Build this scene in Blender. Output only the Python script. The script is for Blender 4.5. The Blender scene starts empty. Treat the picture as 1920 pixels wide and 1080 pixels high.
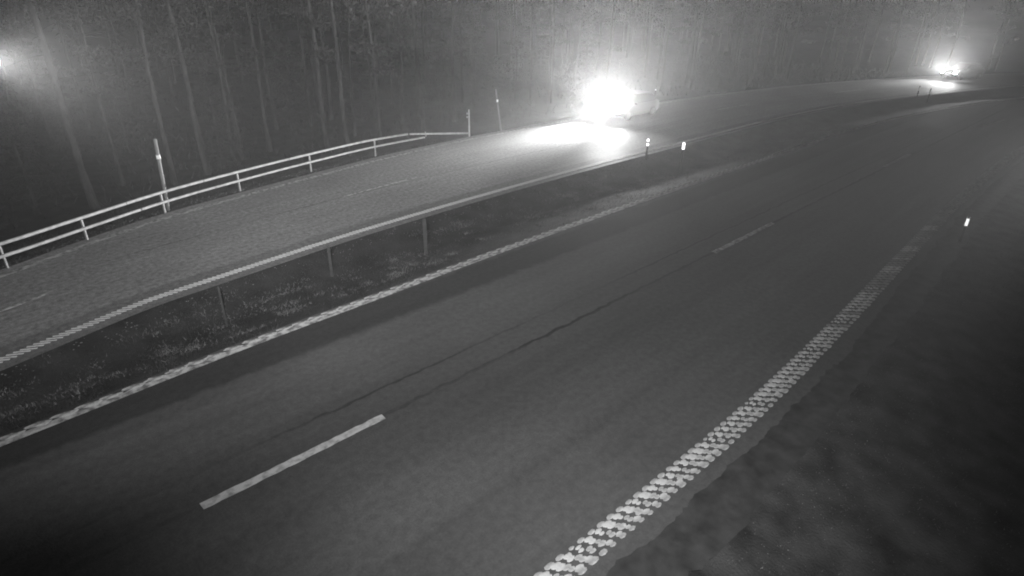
import bpy, bmesh, math, random
import numpy as np
from mathutils import Matrix, Vector

# ------------------------------------------------------------------ camera, sky, lamps, exposure
SC = bpy.context.scene
COL = SC.collection
R = math.radians
CAM_H = 7.5
YAW, PITCH, ROLL = 0.81, 0.456, 0.0134
cd = bpy.data.cameras.new("camera"); cam = bpy.data.objects.new("camera", cd); COL.objects.link(cam)
c_, s_ = math.cos(PITCH), math.sin(PITCH)
fw = Vector((c_*math.cos(YAW), c_*math.sin(YAW), -s_))
rt = Vector((math.sin(YAW), -math.cos(YAW), 0)); up = rt.cross(fw)
r2 = math.cos(ROLL)*rt + math.sin(ROLL)*up; u2 = -math.sin(ROLL)*rt + math.cos(ROLL)*up
M = Matrix((r2, u2, -fw)).transposed().to_4x4(); M.translation = (0, 0, CAM_H)
cam.matrix_world = M
cd.sensor_width = 36; cd.lens = 36*1130/1920; cd.clip_start = 0.05; cd.clip_end = 4000
SC.camera = cam

world = bpy.data.worlds.new("World"); SC.world = world; world.use_nodes = True
nt = world.node_tree; nt.nodes.clear()
sky = nt.nodes.new("ShaderNodeTexSky"); sky.sky_type = 'NISHITA'; sky.sun_disc = False
sky.sun_elevation = R(6); sky.sun_rotation = R(150); sky.air_density = 1.0; sky.dust_density = 6.0
bw = nt.nodes.new("ShaderNodeRGBToBW"); bg = nt.nodes.new("ShaderNodeBackground"); wo = nt.nodes.new("ShaderNodeOutputWorld")
bg.inputs['Strength'].default_value = 0.008          # night: an almost black overcast sky
nt.links.new(sky.outputs[0], bw.inputs[0]); nt.links.new(bw.outputs[0], bg.inputs['Color']); nt.links.new(bg.outputs[0], wo.inputs[0])

vs = SC.view_settings; vs.view_transform = 'Standard'; vs.look = 'None'; vs.exposure = 0; vs.gamma = 1; vs.use_curve_mapping = False
SC.render.engine = 'CYCLES'
cy = SC.cycles; cy.filter_width = 1.9
cy.use_denoising = True; cy.max_bounces = 4; cy.diffuse_bounces = 2; cy.glossy_bounces = 2; cy.volume_bounces = 0
cy.transparent_max_bounces = 6; cy.sample_clamp_indirect = 2.0

def spot(name, loc, target, power, size, blend, radius=0.03):
    ld = bpy.data.lights.new(name, 'SPOT'); ld.energy = power; ld.spot_size = R(size); ld.spot_blend = blend
    ld.shadow_soft_size = radius; ld.color = (1, 1, 1)
    o = bpy.data.objects.new(name, ld); COL.objects.link(o); o.location = loc
    o.rotation_euler = (Vector(target)-Vector(loc)).to_track_quat('-Z', 'Y').to_euler()
    return o
def camdir(px, py):
    return (fw + r2*((px-960)/1130) - u2*((py-540)/1130)).normalized()
# the camera's own infrared illuminators, mounted on the same mast left and right of it
IR_L = Vector((0, 0, CAM_H)) + camdir(-24, 112)*2.2
IR_R = Vector((0, 0, CAM_H)) + camdir(2150, 250)*2.0
T1 = Vector((0, 0, CAM_H)) + camdir(780, 200)*30
T2 = Vector((0, 0, CAM_H)) + camdir(1040, 640)*14
spot("infrared_beam_far", IR_L, T1, 10500, 68, 1.0)
spot("infrared_fill_left", IR_L, Vector((0, 0, CAM_H)) + camdir(150, 170)*20, 9000, 84, 1.0)  # extra fill spot at the left lamp, added to brighten the left side
spot("infrared_beam_near", IR_R, T2, 5100, 96, 1.0)

# ------------------------------------------------------------------ materials
def mat(name): 
    m = bpy.data.materials.new(name); m.use_nodes = True; n = m.node_tree
    return m, n, n.nodes['Principled BSDF']
def noise_mat(name, c0, c1, scale, rough=0.8, detail=4, bump=0.0, bscale=None, coord='Object', metal=0.0, lo=.3, hi=.7, spec=0.3, stretch=None):
    m, n, b = mat(name)
    tc = n.nodes.new('ShaderNodeTexCoord'); mp = n.nodes.new('ShaderNodeMapping')
    if stretch: mp.inputs['Scale'].default_value = stretch
    n.links.new(tc.outputs[coord], mp.inputs[0])
    t = n.nodes.new('ShaderNodeTexNoise'); t.inputs['Scale'].default_value = scale; t.inputs['Detail'].default_value = detail
    n.links.new(mp.outputs[0], t.inputs['Vector'])
    r = n.nodes.new('ShaderNodeMapRange'); r.inputs[1].default_value = lo; r.inputs[2].default_value = hi
    r.inputs[3].default_value = c0; r.inputs[4].default_value = c1
    n.links.new(t.outputs['Fac'], r.inputs[0]); n.links.new(r.outputs[0], b.inputs['Base Color'])
    b.inputs['Roughness'].default_value = rough; b.inputs['Metallic'].default_value = metal
    b.inputs['Specular IOR Level'].default_value = spec
    if bump:
        t2 = n.nodes.new('ShaderNodeTexNoise'); t2.inputs['Scale'].default_value = bscale or scale*4; t2.inputs['Detail'].default_value = 5
        n.links.new(mp.outputs[0], t2.inputs['Vector'])
        bp = n.nodes.new('ShaderNodeBump'); bp.inputs['Strength'].default_value = 1; bp.inputs['Distance'].default_value = bump
        n.links.new(t2.outputs['Fac'], bp.inputs['Height']); n.links.new(bp.outputs[0], b.inputs['Normal'])
    return m

def asphalt(name, base, streaks, seams, grain=0.35, rough=0.55):
    """UV.x = distance along the road, UV.y = metres across. streaks: (centre, half width, factor); seams: (centre, half width, factor)"""
    m, n, b = mat(name); N = n.nodes; L = n.links
    uv = N.new('ShaderNodeUVMap'); sp = N.new('ShaderNodeSeparateXYZ'); L.new(uv.outputs[0], sp.inputs[0])
    geo = N.new('ShaderNodeTexCoord')
    def math_(op, a, b2=None, c=None):
        q = N.new('ShaderNodeMath'); q.operation = op
        for i, v in enumerate((a, b2, c)):
            if v is None: continue
            if isinstance(v, (int, float)): q.inputs[i].default_value = v
            else: L.new(v, q.inputs[i])
        return q.outputs[0]
    def noise(scale, detail, stretch=(1, 1, 1), src=None):
        mp = N.new('ShaderNodeMapping'); mp.inputs['Scale'].default_value = stretch
        L.new(src or geo.outputs['Object'], mp.inputs[0])
        t = N.new('ShaderNodeTexNoise'); t.inputs['Scale'].default_value = scale; t.inputs['Detail'].default_value = detail
        L.new(mp.outputs[0], t.inputs['Vector']); return t.outputs['Fac']
    fine = noise(26, 4); mid = noise(7, 6); big = noise(0.35, 4); along = noise(1.0, 4, (0.12, 2.2, 1), uv.outputs[0])
    wob = noise(2.2, 7)
    v = math_('MULTIPLY_ADD', fine, grain*2, 1-grain)
    v = math_('MULTIPLY', v, math_('MULTIPLY_ADD', mid, grain*2.4, 1-grain*1.2))
    v = math_('MULTIPLY', v, math_('MULTIPLY_ADD', big, 0.5, 0.75))
    v = math_('MULTIPLY', v, math_('MULTIPLY_ADD', along, 0.5, 0.75))
    def band(cen, hw, fac, soft, wobble):
        lat = math_('MULTIPLY_ADD', math_('SUBTRACT', wob, 0.5), wobble, sp.outputs[1])
        d = math_('ABSOLUTE', math_('SUBTRACT', lat, cen))
        k = N.new('ShaderNodeMapRange'); k.interpolation_type = 'SMOOTHSTEP'
        k.inputs[1].default_value = hw; k.inputs[2].default_value = hw+soft; k.inputs[3].default_value = fac; k.inputs[4].default_value = 1
        L.new(d, k.inputs[0]); return k.outputs[0]
    for c, hw, f in streaks: v = math_('MULTIPLY', v, band(c, hw, f, 0.25, 0.35))
    for c, hw, f in seams:
        k = band(c, hw, f, 0.03, 0.22)
        pres = N.new('ShaderNodeMapRange'); pres.inputs[1].default_value = 0.42; pres.inputs[2].default_value = 0.55
        L.new(along, pres.inputs[0])
        gate = N.new('ShaderNodeMapRange'); gate.interpolation_type = 'SMOOTHSTEP'
        gate.inputs[1].default_value = 1.0; gate.inputs[2].default_value = 4.6; gate.inputs[3].default_value = .25
        L.new(sp.outputs[0], gate.inputs[0]); k = math_('ADD', math_('MULTIPLY', math_('SUBTRACT', k, 1), gate.outputs[0]), 1)
        k2 = math_('ADD', math_('MULTIPLY', math_('SUBTRACT', k, 1), math_('MULTIPLY_ADD', pres.outputs[0], 0.75, 0.25)), 1)
        v = math_('MULTIPLY', v, k2)
    v = math_('MULTIPLY', v, base)
    L.new(v, b.inputs['Base Color'])
    rr = math_('MULTIPLY_ADD', big, 0.25, rough-0.12); L.new(rr, b.inputs['Roughness'])
    b.inputs['Specular IOR Level'].default_value = 0.15
    bp = N.new('ShaderNodeBump'); bp.inputs['Distance'].default_value = 0.004; L.new(fine, bp.inputs['Height']); L.new(bp.outputs[0], b.inputs['Normal'])
    return m

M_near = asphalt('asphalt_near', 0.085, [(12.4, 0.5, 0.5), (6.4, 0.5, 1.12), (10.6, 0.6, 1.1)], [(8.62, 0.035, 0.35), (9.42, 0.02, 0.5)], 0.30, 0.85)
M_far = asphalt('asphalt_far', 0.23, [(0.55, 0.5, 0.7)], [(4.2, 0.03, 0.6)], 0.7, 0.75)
M_paint = noise_mat('road_paint', 0.50, 0.72, 14, 0.6, bump=0.002)
M_paint_worn = noise_mat('worn_road_paint', 0.14, 0.50, 6, 0.7, detail=8, lo=.38, hi=.6, bump=0.002)
M_gravel = noise_mat('shoulder_gravel', 0.024, 0.060, 3.0, 0.9, detail=10, bump=0.006, bscale=60)
M_dash = noise_mat('scuffed_road_paint', 0.30, 0.60, 7, 0.7, detail=10, lo=.32, hi=.55)
M_dim = noise_mat('dim_lit_road_paint', 0.12, 0.34, 6, 0.8, detail=8)  # darker road paint: the drop in light down the road, put into colour
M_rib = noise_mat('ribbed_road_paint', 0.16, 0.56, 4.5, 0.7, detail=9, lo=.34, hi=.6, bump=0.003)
M_soil = noise_mat('soil', 0.014, 0.040, 1.3, 0.95, detail=9, bump=0.03, bscale=9)
M_verge = noise_mat('verge_soil', 0.018, 0.070, 1.7, 0.95, detail=10, bump=0.03, bscale=22)
M_grass = noise_mat('dry_grass', 0.02, 0.11, 1.1, 0.8, detail=6, lo=.45, hi=.72)
M_tuft = noise_mat('pale_dead_grass', 0.06, 0.17, 3, 0.8)
M_stone = noise_mat('gravel', 0.08, 0.25, 3, 0.9)
M_rail = noise_mat('galvanised_steel', 0.28, 0.48, 5, 0.55, metal=0.25, bump=0.001)
M_joint = noise_mat('dark_joint', 0.03, 0.08, 5, 0.7)
M_wood = noise_mat('weathered_wood', 0.16, 0.28, 8, 0.8, stretch=(1, 1, .15))
M_plast = noise_mat('white_plastic', 0.55, 0.70, 6, 0.5)
M_grey = noise_mat('grey_plastic', 0.025, 0.045, 8, 0.7)
M_refl = noise_mat('reflector_foil', 0.95, 1.0, 30, 0.32, metal=1.0)
M_bark = noise_mat('bark', 0.022, 0.07, 6, 0.9, detail=7, stretch=(1, 1, .25), bump=0.03)
M_barkd = noise_mat('dark_bark', 0.025, 0.08, 6, 0.9, detail=7, stretch=(1, 1, .25), bump=0.03)
M_leaf = noise_mat('needles', 0.018, 0.045, 2.5, 0.75)
M_body = noise_mat('car_paint', 0.012, 0.018, 3, 0.5, spec=.3)
M_tyre = noise_mat('tyre_rubber', 0.02, 0.035, 9, 0.85)
M_rim = noise_mat('alloy', 0.08, 0.12, 9, 0.6, metal=.3)
M_plate = noise_mat('number_plate', 0.6, 0.7, 9, 0.5)
M_cg, _n, _b = mat('car_glass'); _b.inputs['Base Color'].default_value = (.02, .02, .02, 1); _b.inputs['Roughness'].default_value = .08
M_dark = noise_mat('dark_trim', 0.015, 0.025, 5, .6)
M_lamp, _n, _b = mat('headlamp_glass'); _b.inputs['Base Color'].default_value = (.9, .9, .9, 1)
_b.inputs['Emission Color'].default_value = (1, 1, 1, 1); _b.inputs['Emission Strength'].default_value = 150
M_irg, _n, _b = mat('infrared_glass'); _b.inputs['Emission Color'].default_value = (1, 1, 1, 1); _b.inputs['Emission Strength'].default_value = 3

# ------------------------------------------------------------------ helpers
def ob(name, verts, faces, m, parent=None, smooth=False, uv=None):
    me = bpy.data.meshes.new(name); me.from_pydata([tuple(v) for v in verts], [], [tuple(f) for f in faces])
    me.materials.append(m)
    if smooth: me.polygons.foreach_set('use_smooth', [True]*len(me.polygons))
    if uv is not None:
        l = me.uv_layers.new(name='UVMap'); idx = np.zeros(len(me.loops), dtype=np.int32); me.loops.foreach_get('vertex_index', idx)
        l.data.foreach_set('uv', np.asarray(uv, dtype=np.float32)[idx].ravel())
    me.update()
    o = bpy.data.objects.new(name, me); COL.objects.link(o)
    if parent: o.parent = parent
    return o
def link(name, me, parent=None, loc=(0, 0, 0), rz=0):
    o = bpy.data.objects.new(name, me); COL.objects.link(o); o.location = loc; o.rotation_euler = (0, 0, rz)
    if parent: o.parent = parent
    return o
def empty(name, loc=(0, 0, 0), rz=0):
    o = bpy.data.objects.new(name, None); COL.objects.link(o); o.location = loc; o.rotation_euler = (0, 0, rz); o.empty_display_size = .2
    return o
def tag(o, label=None, cat=None, group=None, kind=None):
    for k, v in (('label', label), ('category', cat), ('group', group), ('kind', kind)):
        if v: o[k] = v
    return o
class MB:
    def __init__(s): s.v = []; s.f = []
    def add(s, v, f):
        n = len(s.v); s.v += [tuple(x) for x in v]; s.f += [tuple(i+n for i in q) for q in f]
    def box(s, c, d, rz=0, taper=1.0):
        x, y, z = (k/2 for k in d); cs, sn = math.cos(rz), math.sin(rz); vv = []
        for k in (-1, 1):
            t = 1 if k < 0 else taper
            for a, b in ((-1, -1), (1, -1), (1, 1), (-1, 1)):
                px, py = a*x*t, b*y*t; vv.append((c[0]+px*cs-py*sn, c[1]+px*sn+py*cs, c[2]+k*z))
        s.add(vv, [(0, 3, 2, 1), (4, 5, 6, 7), (0, 1, 5, 4), (1, 2, 6, 5), (2, 3, 7, 6), (3, 0, 4, 7)])
    def tube(s, pts, rad, seg=10, cap=True):
        pts = [Vector(p) for p in pts]; rad = rad if isinstance(rad, (list, tuple)) else [rad]*len(pts); vv = []
        for i, p in enumerate(pts):
            d = (pts[min(i+1, len(pts)-1)]-pts[max(i-1, 0)]).normalized()
            a = d.cross(Vector((0, 0, 1)) if abs(d.z) < .9 else Vector((1, 0, 0))).normalized(); b = d.cross(a)
            for k in range(seg):
                t = 2*math.pi*k/seg; vv.append(p+(a*math.cos(t)+b*math.sin(t))*rad[i])
        ff = []
        for i in range(len(pts)-1):
            for k in range(seg):
                k2 = (k+1) % seg; ff.append((i*seg+k, i*seg+k2, (i+1)*seg+k2, (i+1)*seg+k))
        if cap: ff.append(tuple(range(seg))[::-1]); ff.append(tuple((len(pts)-1)*seg+k for k in range(seg)))
        s.add(vv, ff)
    def build(s, name, m, parent=None, smooth=False): return ob(name, s.v, s.f, m, parent, smooth)
    def mesh(s, name, m, smooth=False):
        me = bpy.data.meshes.new(name); me.from_pydata(s.v, [], s.f); me.materials.append(m)
        if smooth: me.polygons.foreach_set('use_smooth', [True]*len(me.polygons))
        return me

# ------------------------------------------------------------------ road geometry: +X runs along the road away from the camera
def curve(xs, ys):
    xs = np.array(xs, float); ys = np.array(ys, float)
    d = np.gradient(ys, xs)
    def f(x):
        x = np.asarray(x, float); xc = np.clip(x, xs[0], xs[-1]); i = np.clip(np.searchsorted(xs, xc)-1, 0, len(xs)-2)
        h = xs[i+1]-xs[i]; t = (xc-xs[i])/h
        y = (2*t**3-3*t**2+1)*ys[i]+(t**3-2*t**2+t)*h*d[i]+(-2*t**3+3*t**2)*ys[i+1]+(t**3-t**2)*h*d[i+1]
        bend = np.where(x > 38, -0.005*(np.clip(x, 38, 110)-38)**2-0.72*np.clip(x-110, 0, None), 0.0)
        return y+bend
    return f
RIN = curve([-40, 4, 10, 15, 21.7, 26, 40, 60], [4.1, 4.06, 4.0, 4.18, 4.55, 4.8, 5.2, 5.4])        # inner side of the right edge line
LNR = curve([-40, -8, -0.8, 4, 7.3, 10.2, 20, 33, 60], [11.6, 12.0, 12.5, 12.87, 12.98, 13.1, 13.25, 13.2, 13.2])
LANE = curve([-40, 0, 20, 60], [8.4, 8.58, 8.62, 8.9])
FIN = curve([-40, -10, -4, -.5, 1.1, 2.7, 4.6, 5.9, 8.8, 12.2, 17, 22, 30, 60], [13.9, 14.4, 15.1, 16.0, 16.5, 16.98, 17.25, 17.42, 17.78, 18.03, 18.25, 18.35, 18.3, 18.3])
FLANE = curve([-40, -10, -4, -.2, 1.1, 4.5, 11.1, 15.1, 22, 60], [16.6, 17.2, 17.9, 18.85, 19.35, 20.4, 21.7, 22.15, 22.45, 22.5])
FOUT = curve([-40, -10, -4, .1, 1.9, 4.4, 7.5, 12.1, 16.2, 20.9, 26, 60], [18.6, 19.2, 20.0, 21.4, 22.3, 23.4, 24.25, 25.25, 26.0, 26.5, 26.7, 26.7])
RAILC = curve([-40, -10, -4, .35, 2.58, 5.31, 8.47, 12.08, 15.98, 19.5, 22.4, 60], [19.4, 20.0, 20.9, 22.03, 23.09, 24.35, 25.36, 26.27, 27.04, 27.3, 27.5, 27.6])
off = lambda f, d: (lambda x: f(x)+d)
xs_r = np.concatenate([np.arange(-40, 60, .5), np.arange(60, 420, 3.0)])

def strip(name, fl, fr, z, m, parent=None, kind=None, xs=xs_r, n=6, v0=None, crown=0.0):
    vv = []; uv = []; ff = []
    for x, a, b in zip(xs.tolist(), fr(xs).tolist(), fl(xs).tolist()):
        for k in range(n+1):
            t = k/n; y = a+(b-a)*t
            vv.append((x, y, z)); uv.append((x, (v0(x, y) if v0 else y-a)))
    for i in range(len(xs)-1):
        for k in range(n):
            a = i*(n+1)+k; ff.append((a, a+n+1, a+n+2, a+1))
    o = ob(name, vv, ff, m, parent, uv=uv)
    if kind: o['kind'] = kind
    return o
SHOULDER = 0.75
rx_ = np.arange(-50, 430, .09); rr_ = np.random.default_rng(21).normal(size=(3, len(rx_)))
rr_ = .02*rr_[0]+.09*np.convolve(rr_[1], np.ones(9)/9, 'same')+.22*np.convolve(rr_[2], np.ones(60)/60, 'same')
rag = lambda x: np.interp(x, rx_, rr_)
xs_f = np.concatenate([np.arange(-40, -2, .5), np.arange(-2, 30, .08), np.arange(30, 60, .5), np.arange(60, 420, 3.0)])
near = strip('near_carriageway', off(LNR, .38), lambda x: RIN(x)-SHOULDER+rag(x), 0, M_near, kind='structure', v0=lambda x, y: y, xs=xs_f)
shoulder = strip('gravel_shoulder', off(RIN, -SHOULDER+.15), lambda x: RIN(x)-SHOULDER-.7+1.0*rag(x*.7+9), -.016, M_gravel, kind='structure', xs=xs_f)
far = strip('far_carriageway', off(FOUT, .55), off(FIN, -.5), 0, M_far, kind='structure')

# ground: one sheet, following the bends, with ditch, verge and bank
def gz(x, y, zb, amp):
    return zb+amp*(math.sin(x*.31+y*.17)+math.sin(x*.083-y*.41+1.3)+.6*math.sin(x*1.3+y*.9)+.5*math.sin(x*.7-y*1.7))
anch = [(lambda x: -900, -3, 0), (lambda x: RIN(x)-120, -2.5, .2), (lambda x: RIN(x)-40, -1.6, .15), (lambda x: RIN(x)-15, -1.2, .08), (lambda x: RIN(x)-8, -1.0, .05),
        (lambda x: RIN(x)-5, -.55, .035), (lambda x: RIN(x)-3, -.25, .02), (lambda x: RIN(x)-1.6, -.09, .012), (off(RIN, -SHOULDER-.02), -.02, 0), (off(RIN, 1), -.08, 0),
        (off(LNR, -1), -.08, 0), (off(LNR, .37), -.03, 0), (lambda x: LNR(x)+.65, -.10, .01)]
for t, d in ((.25, -.26), (.5, -.38), (.75, -.26)):
    anch.append((lambda x, t=t: LNR(x)+.65+(FIN(x)-.7-LNR(x)-.65)*t, d, .028))
anch += [(off(FIN, -.7), -.08, .01), (off(FIN, -.48), -.02, 0), (off(FIN, .6), -.08, 0), (off(FOUT, -1), -.08, 0), (off(FOUT, .53), -.02, 0),
         (off(FOUT, .9), -.07, .02), (off(FOUT, 1.8), -.25, .04), (off(FOUT, 3), -.6, .05), (off(FOUT, 5), -.95, .07), (off(FOUT, 8), -1.1, .1), (off(FOUT, 14), -1.0, .13),
         (off(FOUT, 25), -.9, .16), (off(FOUT, 50), -.6, .25), (off(FOUT, 120), .5, .4), (lambda x: 900.0, 2, 0)]
xg = np.concatenate([np.array([-900, -300, -120, -60]), np.arange(-40, 60, .5), np.arange(60, 200, 2.5), np.array([230, 300, 420, 900, 2000])])
vv = []
xg_c = np.clip(xg, -60, 900); YG = np.stack([np.asarray(f(xg_c), float)+np.zeros_like(xg) for f, _, _ in anch], 1)
for i, x in enumerate(xg):
    for (f, z, amp), y in zip(anch, YG[i]): vv.append((float(x), float(y), gz(float(x), float(y), z, amp)))
na = len(anch); ff = []
for i in range(len(xg)-1):
    for k in range(na-1):
        a = i*na+k; ff.append((a, a+na, a+na+1, a+1))
g = ob('ground', vv, ff, M_soil, smooth=True); g['kind'] = 'structure'
g.data.materials.append(M_verge); g.data.polygons.foreach_set('material_index', np.array([1 if (i % (na-1)) < 9 else 0 for i in range(len(ff))], dtype=np.int32))
def gzn(x, y, zb, amp):
    return zb+amp*(np.sin(x*.31+y*.17)+np.sin(x*.083-y*.41+1.3)+.6*np.sin(x*1.3+y*.9)+.5*np.sin(x*.7-y*1.7))
def ground_zn(x, y):
    """height of the ground sheet at many points at once"""
    x = np.asarray(x, float); y = np.asarray(y, float)
    Y = np.stack([np.asarray(f(x), float)+np.zeros_like(x) for f, _, _ in anch])
    Z = np.stack([gzn(x, Y[k], anch[k][1], anch[k][2]) for k in range(na)])
    k = np.clip((Y <= y).sum(0)-1, 0, na-2); i = np.arange(len(x))
    t = (y-Y[k, i])/(Y[k+1, i]-Y[k, i])
    return (1-t)*Z[k, i]+t*Z[k+1, i]
def ground_z(x, y): return float(ground_zn([x], [y])[0])

# haze: thin mist volume, added to give the lamps their glow and veil
hb = MB(); hb.box((450, 0, 6.5), (3100, 1860, 21)); 
M_haze = bpy.data.materials.new('haze'); M_haze.use_nodes = True; hn = M_haze.node_tree; hn.nodes.clear()
pv = hn.nodes.new('ShaderNodeVolumePrincipled'); ho = hn.nodes.new('ShaderNodeOutputMaterial')
pv.inputs['Color'].default_value = (.9, .9, .9, 1); pv.inputs['Density'].default_value = 0.0021; pv.inputs['Anisotropy'].default_value = 0.55
hn.links.new(pv.outputs[0], ho.inputs['Volume'])
hz = hb.build('haze', M_haze); hz['kind'] = 'stuff'

# ------------------------------------------------------------------ road markings
rng = random.Random(5); nr = np.random.default_rng(5)
def heading(f, x): return math.atan2(float(f(x+.2)-f(x-.2)), .4)
# right edge line: transverse rows of thick round paint drops
def row_mesh(name, nb, width, skew, r, seedv):
    rg = random.Random(seedv); mb = MB()
    for k in range(nb):
        t = k/(nb-1); y = -t*width; x = skew*t+(.022 if k % 2 else -.016)+rg.uniform(-.014, .014)
        if k == nb-2 and rg.random() < .25: continue
        rr = r*rg.uniform(.62, 1.22); n = 8
        v = [(x+rr*1.9*math.cos(2*math.pi*i/n)+rg.uniform(-.006, .006), y+rr*math.sin(2*math.pi*i/n)+rg.uniform(-.006, .006), 0) for i in range(n)]
        v2 = [(x+(a_-x)*.8, y+(b_-y)*.75, .0065+.0004*k) for a_, b_, _ in v]
        mb.add(v+v2, [(i, (i+1) % n, n+(i+1) % n, n+i) for i in range(n)]+[tuple(range(n, 2*n))])
    return mb
rows = [row_mesh('marking_row', 7, .37, .31, .046, 10+i) for i in range(9)]
rows_me = [r.mesh('marking_row', M_rib) for r in rows]
rows_dim = [r.mesh('marking_row', M_dim) for r in rows]  # same rows in the darker paint, for the dimly lit distance
x = -3.0; i = 0; joined = MB()
while x < 110:
    y = float(RIN(x))-.045
    if x < 27:
        o = link('marking_row', (rows_dim if rng.random() < (x-14)/14 else rows_me)[rng.randrange(9)], near, (x, y, .002), heading(RIN, x)+rng.uniform(-.02, .02))
    else:
        h = heading(RIN, x); cs, sn = math.cos(h), math.sin(h); src = rows[rng.randrange(9)]
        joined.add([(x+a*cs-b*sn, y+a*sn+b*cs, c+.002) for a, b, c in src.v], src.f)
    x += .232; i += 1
o = joined.build('marking_rows', M_dim, near); o['kind'] = 'stuff'

# left edge line of the near carriageway: solid worn band with lobed outer side
base = strip('edge_line', off(LNR, .19), LNR, .004, M_paint_worn, near, xs=np.concatenate([np.arange(-40, 60, .25), np.arange(60, 200, 2)]), n=1)
def lobe_mesh(seedv):
    rg = random.Random(seedv); mb = MB()
    n = 12; v = []; v2 = []
    for i in range(n):
        a = 2*math.pi*i/n; rx, ry = .19*(1+rg.uniform(-.25, .25)), .085*(1+rg.uniform(-.35, .3))
        px, py = rx*math.cos(a), ry*math.sin(a)
        px += py*-1.1
        v.append((px, py, 0)); v2.append((px*.9, py*.88, .006))
    mb.add(v+v2, [(i, (i+1) % n, n+(i+1) % n, n+i) for i in range(n)]+[tuple(range(n, 2*n))]); return mb
lobes = [lobe_mesh(i) for i in range(6)]; lobes_me = [l.mesh('marking_lobe', M_paint_worn) for l in lobes]
x = -4; joined = MB()
while x < 90:
    y = float(LNR(x))+.24+rng.uniform(-.012, .012); h = heading(LNR, x)
    if x < 32: link('marking_lobe', lobes_me[rng.randrange(6)], near, (x, y, .0045), h)
    else:
        cs, sn = math.cos(h), math.sin(h); s = lobes[rng.randrange(6)]
        joined.add([(x+a*cs-b*sn, y+a*sn+b*cs, c+.0045) for a, b, c in s.v], s.f)
    x += .42+rng.uniform(-.02, .02)
o = joined.build('marking_lobes', M_paint_worn, near); o['kind'] = 'stuff'

# far carriageway, median side: skewed bars
def bar_mb(seedv):
    rg = random.Random(seedv); mb = MB(); n = 5; top = []; bot = []
    for i in range(n+1):
        t = i/n; cx = .24*t; cy_ = -.25*t+.125; w = .021*(1+rg.uniform(-.25, .25))
        bot += [(cx-w*.8, cy_-w, 0), (cx+w*.8, cy_+w, 0)]; top += [(cx-w*.6, cy_-w*.7, .007), (cx+w*.6, cy_+w*.7, .007)]
    v = bot+top; k = len(bot); f = []
    for i in range(n):
        a = 2*i; f += [(k+a, k+a+2, k+a+3, k+a+1), (a, a+2, k+a+2, k+a), (a+1, k+a+1, k+a+3, a+3)]
    f += [(0, k, k+1, 1), (2*n, 2*n+1, k+2*n+1, k+2*n)]
    mb.add(v, f); return mb
bars = [bar_mb(i) for i in range(6)]; bars_me = [b.mesh('marking_bar', M_paint) for b in bars]
x = -4; joined = MB(); cnt = 0
while x < 120:
    y = float(FIN(x))+rng.uniform(-.01, .01); h = heading(FIN, x)
    if x < 26: link('marking_bar', bars_me[rng.randrange(6)], far, (x, y, .003), h); cnt += 1
    else:
        cs, sn = math.cos(h), math.sin(h); s = bars[rng.randrange(6)]
        joined.add([(x+a*cs-b*sn, y+a*sn+b*cs, c+.003) for a, b, c in s.v], s.f)
    x += .132
o = joined.build('marking_bars', M_paint, far); o['kind'] = 'stuff'
strip('edge_line', off(FOUT, .12), off(FOUT, -.12), .005, M_paint_worn, far, xs=np.concatenate([np.arange(-40, 60, .25), np.arange(60, 200, 2)]), n=1)

def dash(parent, f, x0, x1, w, m, z=.005):
    xs = np.linspace(x0, x1, 25); rg = random.Random(int(x0*10)+7); v = []; n = len(xs)
    for q, x in enumerate(xs):
        e = .012
        y = float(f(x)); v += [(x+rg.uniform(-.01, .01), y-w/2+rg.uniform(-e, e), 0), (x, y+w/2+rg.uniform(-e, e), 0)]
    top = [(a, b, z) for a, b, c in v]; fcs = []; k = len(v)
    for i in range(n-1):
        a = 2*i; fcs += [(k+a, k+a+2, k+a+3, k+a+1), (a, a+2, k+a+2, k+a), (a+1, k+a+1, k+a+3, a+3)]
    fcs += [(0, k, k+1, 1), (k-2, k-1, 2*k-1, 2*k-2)]
    return ob('lane_dash', v+top, fcs, m, parent)
dash(near, LANE, 1.33, 4.75, .17, M_dash)
for x0, x1 in ((-12, -9), (17.2, 21.4), (33.5, 37.5), (50, 54), (66, 70), (82, 86)): dash(near, LANE, x0, x1, .17, M_dim if x0 > 30 else M_paint_worn)
dash(far, FLANE, -3.2, 1.1, .11, M_paint_worn)
dash(far, FLANE, 11.1, 15.1, .11, M_paint_worn)
for x0 in (26, 42, 58, 74, 90): dash(far, FLANE, x0, x0+4, .13, M_paint_worn)

# ------------------------------------------------------------------ guard rail with two tubes
gr = empty('guard_rail', (0.35, 22.03, -.1)); tag(gr, 'two-tube galvanised guard rail running along the outer edge of the far carriageway before the forest', 'guard rail')
G0 = Vector(gr.location)
def railpt(x, z, dy=0): return Vector((x, float(RAILC(x))+dy, z))-G0
posts_x = [-13.4, -10.6, -7.7, -4.6, -1.9, .35, 2.58, 5.31, 8.47, 12.08, 15.98]
pm = MB(); pm.box((0, 0, .25), (.045, .075, 1.0)); pm_me = pm.mesh('rail_post', M_rail)
for x in posts_x:
    link('rail_post', pm_me, gr, railpt(x, -.06, .0), heading(RAILC, x))
def tube_seg(name, xa, xb, za, zb, r, dy, n=8):
    mb = MB(); pts = [railpt(xa+(xb-xa)*i/n, za+(zb-za)*i/n, dy) for i in range(n+1)]
    mb.tube(pts, r, 12, False); return mb.build(name, M_rail, gr, True)
joint_x = [-13.6, -9.2, -5.0, -.9, 4.05, 7.0, 11.0, 15.1]
HT, HL = .755, .40
for a, b in zip(joint_x[:-1], joint_x[1:]):
    tube_seg('upper_tube', a+.012, b-.012, HT, HT, .055, -.03); tube_seg('lower_tube', a+.45, b+.4, HL, HL, .052, -.075)
tube_seg('upper_tube', 15.12, 18.1, HT, .70, .055, -.03)
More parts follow.
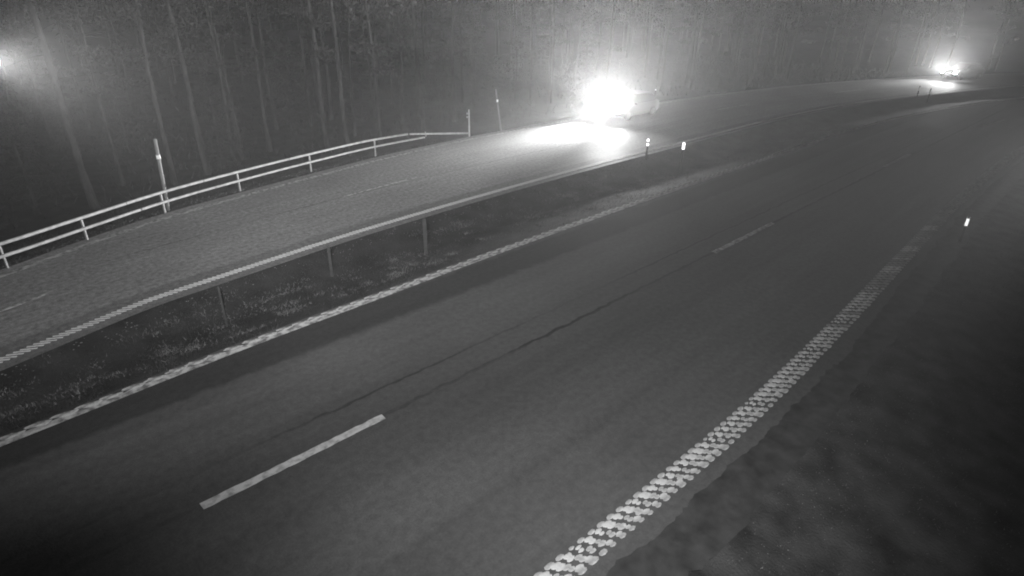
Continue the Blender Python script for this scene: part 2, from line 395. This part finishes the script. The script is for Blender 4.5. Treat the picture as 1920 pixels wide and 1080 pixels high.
tube_seg('upper_tube', 18.25, 22.5, .68, .12, .052, -.03)
tube_seg('lower_tube', 15.52, 19.2, HL, HL-.02, .05, -.075)
for x in joint_x+[18.17]:
    mb = MB(); mb.tube([railpt(x-.03, HT if x < 18 else .69, -.03), railpt(x+.03, HT if x < 18 else .69, -.03)], .048, 10); mb.build('joint_sleeve', M_joint, gr, True)
for x in posts_x+[15.98]:
    pass
mb = MB(); mb.tube([railpt(19.3, .66, -.03), railpt(19.3, .40, -.075)], .03, 8); mb.build('end_strut', M_rail, gr, True)
for x in posts_x:
    mb = MB(); p = railpt(x, HL, -.02); mb.box(tuple(p), (.06, .09, .07), heading(RAILC, x)); mb.build('bracket', M_rail, gr)

# ------------------------------------------------------------------ snow poles, marker posts, reflectors
def face_mast(x, y): return math.atan2(-y, -x)
def snow_pole(x, y, h, zc, w, label, lean, m=M_wood, cat='snow pole', group=None, band=.16):
    z = ground_z(x, y); t = empty('snow_pole', (x, y, z)); tag(t, label, cat, group)
    H = h-z; top = Vector((lean[0], lean[1], H)); a = face_mast(x, y)
    mb = MB(); mb.tube([(0, 0, -.2), tuple(top)], [w/2*1.1, w/2], 8); mb.build('pole_shaft', m, t, True)
    k = (zc-z)/H; c = top*k
    mb = MB(); mb.tube([tuple(c-Vector((0, 0, band/2))), tuple(c+Vector((0, 0, band/2)))], w/2+.016, 10); mb.build('reflector_band', M_plast, t, True)
    mb = MB(); mb.box(tuple(c+Vector((math.cos(a), math.sin(a), 0))*(w/2+.02)), (.01, w*.9, band*.8), a); mb.build('reflector', M_refl, t)
    mb = MB(); mb.tube([tuple(top), tuple(top+Vector((0, 0, .02)))], [w/2+.006, w/2-.01], 8); mb.build('pole_cap', m, t, True)
    return t
snow_pole(5.62, 25.22, 2.5, 1.86, .12, 'tall wooden snow pole with one pale reflector standing behind the guard rail at left', (.13, -.08))
snow_pole(25.05, 27.44, 2.34, 1.70, .09, 'thin leaning snow pole with reflector beyond the end of the guard rail', (-.25, .22))
# bright white marker post at the rail's end
t = empty('marker_post', (22.59, 27.51, ground_z(22.59, 27.51))); tag(t, 'bright white marker post with two side knobs at the low end of the guard rail', 'marker post')
zb = 1.4-t.location.z
mb = MB(); mb.box((0, 0, zb/2), (.06, .09, zb), face_mast(22.6, 27.5), .9); mb.build('post_body', M_plast, t)
mb = MB(); mb.box((0, 0, zb+.03), (.05, .07, .06), face_mast(22.6, 27.5), .4); mb.build('post_cap', M_plast, t)
for z in (1.22, 1.02):
    mb = MB(); mb.tube([(-.07, .05, z-t.location.z), (-.11, .07, z-t.location.z)], .055, 10); mb.build('reflector_knob', M_plast, t, True)

def marker(x, y, h, w, label, m=M_grey, refl=None, group=None, tilt=0, name='delineator_post'):
    z = ground_z(x, y); t = empty(name, (x, y, z)); tag(t, label, 'marker post', group)
    a = face_mast(x, y); H = h-z; aim = math.atan2(CAM_H-h, math.hypot(x, y))
    mb = MB(); mb.box((0, 0, H/2-.1), (.035, w, H+.2), a, .92); mb.build('post_body', m, t)
    mb = MB(); mb.box((0, 0, H+.012), (.03, w*.85, .05), a, .6); mb.build('post_cap', m, t)
    for (z0, hh, ww, shape) in (refl or []):
        mb = MB()
        if shape == 'disc':
            n = 14; vv = [(0, ww/2*math.cos(2*math.pi*i/n), hh/2*math.sin(2*math.pi*i/n)) for i in range(n)]; 
            mb.add(vv+[(.012, b*.9, c*.9) for _, b, c in vv], [tuple(range(n, 2*n))]+[(i, (i+1) % n, n+(i+1) % n, n+i) for i in range(n)]+[tuple(range(n))[::-1]])
        else: mb.box((.006, 0, 0), (.012, ww, hh))
        o = mb.build('reflector', M_refl, t)
        o.location = (math.cos(a)*.03, math.sin(a)*.03, z0-z); o.rotation_euler = (0, -aim, a)
    return t
marker(3.99, 14.86, .78, .05, 'slim grey marker post in the grass median at left', tilt=0)
marker(7.47, 15.79, .62, .09, 'faint dark marker post in the middle of the grass median')
marker(10.67, 15.38, .86, .13, 'wide grey marker post in the grass median behind the pale tufts', M_grey)
marker(26.0, 17.5, .98, .09, 'median marker post with two round reflectors one above the other', refl=[(.90, .13, .13, 'disc'), (.68, .13, .13, 'disc')])
marker(25.9, 15.4, 1.15, .10, 'median marker post with one tall bright reflector', refl=[(1.0, .33, .11, 'box')])
marker(24.55, 3.45, .86, .09, 'lone marker post with a tall bright reflector beside the right road edge', refl=[(.72, .30, .085, 'box')])
marker(41.1, 24.9+2.6, 1.0, .09, 'far marker post with small dim reflector right of the dazzling car', refl=[(.93, .08, .10, 'disc')])
marker(61.3, 15.0, .85, .08, 'left one of two tiny reflector posts before the distant car', refl=[(.6, .28, .10, 'box')])
marker(60.2, 13.9, .85, .08, 'right one of two tiny reflector posts before the distant car', refl=[(.6, .28, .12, 'box')])

# ------------------------------------------------------------------ cars
def make_car(loc, rz, label):
    t = empty('car', loc, rz); tag(t, label, 'car', None)
    # car faces +X (local). side profile rows: (x, half width, z bottom, z shoulder)
    prof = [(-2.25, .70, .42, .82), (-2.15, .82, .30, .98), (-1.6, .89, .22, 1.02), (-.6, .91, .20, .98), (.6, .91, .20, .96), (1.3, .90, .22, .90), (1.85, .86, .24, .80), (2.12, .74, .30, .66), (2.22, .60, .40, .56)]
    mb = MB(); vv = []
    for x, w, zb_, zs in prof:
        vv += [(x, -w*.9, zb_), (x, -w, zb_+.16), (x, -w*.97, zs-.08), (x, -w*.82, zs), (x, 0, zs+.02), (x, w*.82, zs), (x, w*.97, zs-.08), (x, w, zb_+.16), (x, w*.9, zb_)]
    ff = []; n = 9
    for i in range(len(prof)-1):
        for k in range(n): a = i*n+k; b = i*n+(k+1) % n; ff.append((a, b, b+n, a+n))
    ff.append(tuple(range(n))); ff.append(tuple((len(prof)-1)*n+k for k in range(n))[::-1])
    mb.add(vv, ff); mb.build('body', M_body, t, True)
    cab = [(-2.0, .70, .97, 1.0), (-1.55, .66, .97, 1.40), (-.6, .64, .95, 1.50), (.3, .62, .95, 1.47), (.75, .64, .93, 1.22), (1.25, .70, .89, .92)]
    mb = MB(); vv = []
    for x, w, z0, z1 in cab: vv += [(x, -.80, z0), (x, -w, z1-.05), (x, -w*.85, z1), (x, w*.85, z1), (x, w, z1-.05), (x, .80, z0)]
    ff = []; n = 6
    for i in range(len(cab)-1):
        for k in range(n): a = i*n+k; b = i*n+(k+1) % n; ff.append((a, b, b+n, a+n))
    ff.append(tuple(range(n))); ff.append(tuple((len(cab)-1)*n+k for k in range(n))[::-1])
    mb.add(vv, ff); mb.build('greenhouse', M_cg, t, False)
    mb = MB(); mb.box((-.7, 0, 1.505), (1.5, 1.16, .03)); mb.build('roof', M_body, t)
    mb = MB(); mb.box((2.19, 0, .60), (.07, .80, .13)); mb.build('grille', M_dark, t)
    mb = MB(); mb.box((2.2, 0, .34), (.12, 1.3, .12)); mb.build('bumper', M_dark, t)
    mb = MB(); mb.box((2.25, 0, .46), (.02, .52, .11)); mb.build('number_plate', M_plate, t)
    for sy in (-1, 1):
        mb = MB(); mb.box((.72, sy*.98, 1.0), (.12, .18, .13)); mb.build('wing_mirror', M_body, t)
        hl = MB(); hl.tube([(2.06, sy*.70, .68), (2.17, sy*.70, .68)], [.13, .115], 14); hl.build('headlight', M_lamp, t, True)
        for sx in (-1.35, 1.38):
            mb = MB(); mb.tube([(sx, sy*.74, .32), (sx, sy*.93, .32)], .32, 20); w = mb.build('wheel', M_tyre, t, True)
            mb = MB(); mb.tube([(sx, sy*.92, .32), (sx, sy*.945, .32)], .2, 14); mb.build('rim', M_rim, w, True)
    return t
def headlamps(loc, rz, wide, beam, turn=0):
    for sy in (-.70, .70):
        c, s = math.cos(rz), math.sin(rz); p = Vector(loc)+Vector((c*2.22-s*sy, s*2.22+c*sy, .68))
        a = rz+R(turn); spot('headlight_bloom', p, p+Vector((math.cos(a), math.sin(a), 1.5)), wide, 150, 1.0, .15)  # extra spot, aimed upward so its haze glow stands in for lens bloom
        spot('headlight_beam', p, p+Vector((math.cos(rz+R(7)), math.sin(rz+R(7)), math.tan(R(-2)))), beam, 34, 1.0, .05)
c1 = (34.9, 25.2, 0.0); rz1 = math.pi+.0
make_car(c1, rz1, 'oncoming car on the far carriageway whose two headlights dazzle the picture')
headlamps(c1, rz1, 31000, 42000, 36)
x2 = 79.5; y2 = float(FLANE(x2))+2.1; rz2 = math.pi+heading(FOUT, x2)
make_car((x2, y2, 0), rz2, 'distant oncoming car with small bright headlights at the upper right bend')
headlamps((x2, y2, 0), rz2, 17000, 3000, 20)

# ------------------------------------------------------------------ infrared lamp head, added so its edge makes the white corner patch and veil
lam = empty('infrared_lamp', IR_L, 0); tag(lam, 'added infrared lamp head whose glowing edge whitens the top left corner', 'lamp')
q = (T1-IR_L).normalized().to_track_quat('-Z', 'Y').to_matrix()
mb = MB(); mb.tube([tuple(q@Vector((0, 0, .09))), tuple(q@Vector((0, 0, .25)))], [.060, .052], 24); mb.build('lamp_housing', M_dark, lam, True).location = tuple(-rt*.03)
mb = MB(); mb.tube([tuple(q@Vector((0, 0, k))) for k in (.012, .028, .052, .076, .1)], [.024, .048, .062, .066, .062], 24); mb.build('lamp_glass', M_irg, lam, True)

# ------------------------------------------------------------------ forest
def pine_trunk(seedv, H=15, r=.17, snags=10):
    rg = random.Random(seedv); mb = MB(); n = 9
    dx, dy = rg.uniform(-.03, .03), rg.uniform(-.03, .03)
    pts = [(dx*H*(i/n)+.06*math.sin(i*1.3+seedv), dy*H*(i/n)+.06*math.cos(i*.9+seedv), -.3+(H+.3)*i/n) for i in range(n+1)]
    mb.tube(pts, [r*(1-.72*i/n)*(1.35 if i == 0 else 1) for i in range(n+1)], 8)
    for _ in range(snags):
        z = rg.uniform(1.5, 9); k = z/H; p = Vector((dx*z, dy*z, z)); a = rg.uniform(0, 6.28); l = rg.uniform(.4, 1.6)
        d = Vector((math.cos(a), math.sin(a), rg.uniform(-.45, .1))); mb.tube([p, p+d*l*.5, p+d*l+Vector((0, 0, -.1))], [.025, .017, .006], 4)
    return mb
def needle_cloud(seedv, clumps, per, size):
    g_ = np.random.default_rng(seedv); V = []; 
    for c, rad, flat in clumps:
        d = g_.normal(size=(per, 3))*np.array([rad, rad, rad*flat])*.55; cc = np.array(c)+d
        a = g_.normal(size=(per, 3)); a /= np.linalg.norm(a, axis=1)[:, None]; b = g_.normal(size=(per, 3)); b -= (b*a).sum(1)[:, None]*a; b /= np.linalg.norm(b, axis=1)[:, None]
        s = size*g_.uniform(.6, 1.4, size=(per, 1))
        V.append(np.stack([cc-a*s, cc+a*s, cc+b*s*.55], 1))
    V = np.concatenate(V).reshape(-1, 3); return V
def cloud_mesh(name, V, m):
    me = bpy.data.meshes.new(name); n = len(V)//3
    me.vertices.add(len(V)); me.vertices.foreach_set('co', V.astype(np.float32).ravel())
    me.loops.add(len(V)); me.loops.foreach_set('vertex_index', np.arange(len(V), dtype=np.int32))
    me.polygons.add(n); me.polygons.foreach_set('loop_start', np.arange(0, 3*n, 3, dtype=np.int32)); me.polygons.foreach_set('loop_total', np.full(n, 3, dtype=np.int32))
    me.materials.append(m); me.update(calc_edges=True); return me
pines = []
for i in range(6):
    rg = random.Random(40+i); H = rg.uniform(14, 18)
    tr = pine_trunk(i, H, rg.uniform(.09, .15)).mesh('trunk', M_bark if i % 2 == 0 else M_barkd, True)
    cl = []
    for k in range(16):
        z = rg.uniform(7.0, H+.4); rad = 2.1*(1-(z-7)/(H-5)); a = rg.uniform(0, 6.28); rr = rg.uniform(.2, 1)*rad
        cl.append(((rr*math.cos(a), rr*math.sin(a), z), .85, .45))
    for k in range(rg.randint(1, 4)):
        z = rg.uniform(3.5, 7); a = rg.uniform(0, 6.28); rr = rg.uniform(.5, 1.5); cl.append(((rr*math.cos(a), rr*math.sin(a), z), .55, .4))
    pines.append((tr, cloud_mesh('crown', needle_cloud(60+i, cl, 90, .13), M_leaf)))
spruces = []
for i in range(5):
    rg = random.Random(80+i); H = rg.uniform(3.2, 7.5)
    mb = MB(); mb.tube([(0, 0, -.3), (0.03, .02, H*.5), (0, 0, H)], [.07, .045, .01], 7)
    cl = []; z = .5
    while z < H:
        rad = .2+1.5*(1-z/H)*min(1, H/5); nb = rg.randint(4, 7); a0 = rg.uniform(0, 6.28)
        for k in range(nb):
            a = a0+6.28*k/nb+rg.uniform(-.3, .3); L = rad*rg.uniform(.5, 1.05)
            e = (L*math.cos(a), L*math.sin(a), z-.25*L); mb.tube([(0, 0, z), e], [.014, .005], 4)
            for q_ in (.45, .75, 1.0): cl.append(((e[0]*q_, e[1]*q_, z-.25*L*q_), .17+.12*q_*rad, .35))
        z += rg.uniform(.32, .5)
    spruces.append((mb.mesh('trunk', M_barkd), cloud_mesh('crown', needle_cloud(90+i, cl, 14, .075), M_leaf)))
def tree(kind, meshes, x, y, label, group, sc=1.0, rz=None):
    t = empty(kind, (x, y, ground_z(x, y)), rng.uniform(0, 6.28) if rz is None else rz); t.scale = (sc,)*3
    tag(t, label, 'tree', group)
    link('trunk', meshes[0], t); link('crown', meshes[1], t)
    return t
GP = 'pine trunks at the edge of the dark forest'
named = [(4.0, 30, 'bare trunk leftmost in the pale veil behind the guard rail', 0), (5.7, 33, 'slim pine trunk between the left veil and the snow pole', 2), (7.4, 31, 'pine trunk with pale needle tufts right behind the tall snow pole', 4),
         (9.3, 32, 'thin pale pine trunk just right of the tall snow pole', 0), (11.7, 35, 'dim pine trunk behind the third visible rail post', 1), (11.8, 34, 'straight pine trunk second right of the snow pole', 2),
         (14.2, 36, 'pine trunk deep behind the middle of the guard rail', 4), (16.4, 33, 'pine trunk behind the rail post before the curve', 3), (16.9, 31.5, 'pale leaning pine trunk low behind the guard rail bend', 0),
         (19.9, 36, 'thin pine trunk standing close to the pale leaning one', 2), (19.4, 32, 'brightest pine trunk of the forest edge above the rail bend', 4), (24.3, 37, 'slim trunk between the brightest pine and the white marker post', 1),
         (23.9, 34, 'last distinct pine trunk left of the white marker post', 2)]
taken = []
for x, y, lab, v in named:
    tree('pine_tree', pines[v], x, y, lab, GP, rng.uniform(.9, 1.1)); taken.append((x, y))
n_t = 0; tries = 0
while n_t < 190 and tries < 8000:
    tries += 1
    x = rng.uniform(-22, 105); d = rng.uniform(6.0, 46)**1.0
    y = float(FOUT(x))+d+1.5
    if x < 26 and y < 34: continue
    if any((x-a)**2+(y-b)**2 < 2.2 for a, b in taken): continue
    taken.append((x, y)); n_t += 1
    tree('pine_tree', pines[rng.randrange(6)], x, y, 'dim pine trunk among many in the dark forest behind the guard rail' if x < 30 else 'pine standing in the dark forest beyond the far carriageway',
         'pines in the dark forest' if x < 30 else 'pines beyond the far carriageway', rng.uniform(.8, 1.15))
n_s = 0; tries = 0
while n_s < 70 and tries < 8000:
    tries += 1
    x = rng.uniform(-20, 55); y = float(FOUT(x))+rng.uniform(7.5, 34)
    if any((x-a)**2+(y-b)**2 < 1.2 for a, b in taken): continue
    taken.append((x, y)); n_s += 1
    tree('spruce_tree', spruces[rng.randrange(5)], x, y, 'young spruce among the pine trunks of the dark forest', 'young spruces between the pines', rng.uniform(.7, 1.2))

# ------------------------------------------------------------------ ground cover
def blades(name, pts, h, w, m, seedv, kind='stuff', lean=.6):
    g_ = np.random.default_rng(seedv); P = np.array(pts, float); n = len(P)
    a = g_.uniform(0, 6.283, n); d = np.stack([np.cos(a), np.sin(a), np.zeros(n)], 1); hh = h*g_.uniform(.4, 1.3, (n, 1)) if np.isscalar(h) else np.asarray(h)[:, None]*g_.uniform(.5, 1.2, (n, 1))
    ln = g_.normal(size=(n, 3))*lean; ln[:, 2] = 1; ln /= np.linalg.norm(ln, axis=1)[:, None]
    V = np.stack([P-d*w, P+d*w, P+ln*hh], 1).reshape(-1, 3)
    me = cloud_mesh(name, V, m); o = bpy.data.objects.new(name, me); COL.objects.link(o); o['kind'] = kind; return o
def scatter(n, x0, x1, fa, fb, seedv, power=1.0):
    g_ = np.random.default_rng(seedv); xs = x0+(x1-x0)*g_.uniform(0, 1, n)**power; t = g_.uniform(0, 1, n); out = []
    ya, yb = fa(xs), fb(xs); ys = ya+(yb-ya)*t
    return xs, ys
def with_z(xs, ys, dz=-.01):
    return np.stack([xs, ys, ground_zn(xs, ys)+dz], 1)
# median: short dull grass everywhere, pale dead tufts in patches
xs, ys = scatter(60000, -6, 45, off(LNR, .42), off(FIN, -.52), 1, 1.4)
tag(blades('grass', with_z(xs, ys), .07, .008, M_grass, 2), kind='stuff')
pts = []; hs = []
g3 = np.random.default_rng(8)
for k in range(190):
    x = -3+28*g3.uniform()**1.2; t = g3.uniform(.12, .88); a, b = float(LNR(x))+.7, float(FIN(x))-.8; y = a+(b-a)*t
    n = int(g3.integers(14, 90)); sx, sy = g3.uniform(.08, .34), g3.uniform(.05, .16)
    for _ in range(n):
        px, py = x+g3.normal()*sx, y+g3.normal()*sy; pts.append((px, py)); hs.append(g3.uniform(.05, .13))
pts = np.array(pts); pts = with_z(pts[:, 0], pts[:, 1])
tag(blades('pale_grass', pts, np.array(hs), .013, M_tuft, 3, lean=1.1), kind='stuff')
# bank behind the far carriageway
xs, ys = scatter(22000, -6, 45, off(FOUT, .6), off(FOUT, 6), 4, 1.2)
tag(blades('bank_grass', with_z(xs, ys), .12, .012, M_grass, 5), kind='stuff')
xs, ys = scatter(9000, -20, 90, off(FOUT, 6), off(FOUT, 34), 6)
tag(blades('undergrowth', with_z(xs, ys), .55, .05, M_leaf, 7, lean=.5), kind='stuff')
# right verge: low withered grass
xs, ys = scatter(42000, 1, 60, off(RIN, -7), off(RIN, -SHOULDER-.6), 9, 1.8)
tag(blades('verge_grass', with_z(xs, ys), .05, .008, M_tuft, 10, lean=1.4), kind='stuff')
# loose stones along the edges
mb = MB(); g4 = random.Random(12)
def stone(x, y, s, z):
    v = [(x+s*g4.uniform(-1, 1)*.3+dx*s, y+dy*s, z+dz*s*.6+s*.1) for dx, dy, dz in ((1, 0, 0), (0, 1, 0), (-1, 0, 0), (0, -1, 0), (0, 0, 1), (0, 0, -1))]
    mb.add(v, [(0, 1, 4), (1, 2, 4), (2, 3, 4), (3, 0, 4), (1, 0, 5), (2, 1, 5), (3, 2, 5), (0, 3, 5)])
sp_ = []
for _ in range(1500):
    x = g4.uniform(-4, 30); r_ = g4.random()
    if r_ < .4: sp_.append((x, float(FOUT(x))+g4.uniform(.6, 2.2), g4.uniform(.02, .05)))
    elif r_ < .6: sp_.append((x, float(FIN(x))-g4.uniform(.5, 1.0), g4.uniform(.012, .03)))
    else: sp_.append((x, float(RIN(x))-g4.uniform(.8, 2.6), g4.uniform(.006, .014)))
sp_ = np.array(sp_); zs = ground_zn(sp_[:, 0], sp_[:, 1])
for (x, y, q_), z in zip(sp_, zs): stone(float(x), float(y), float(q_), float(z))
o = mb.build('gravel', M_stone); o['kind'] = 'stuff'
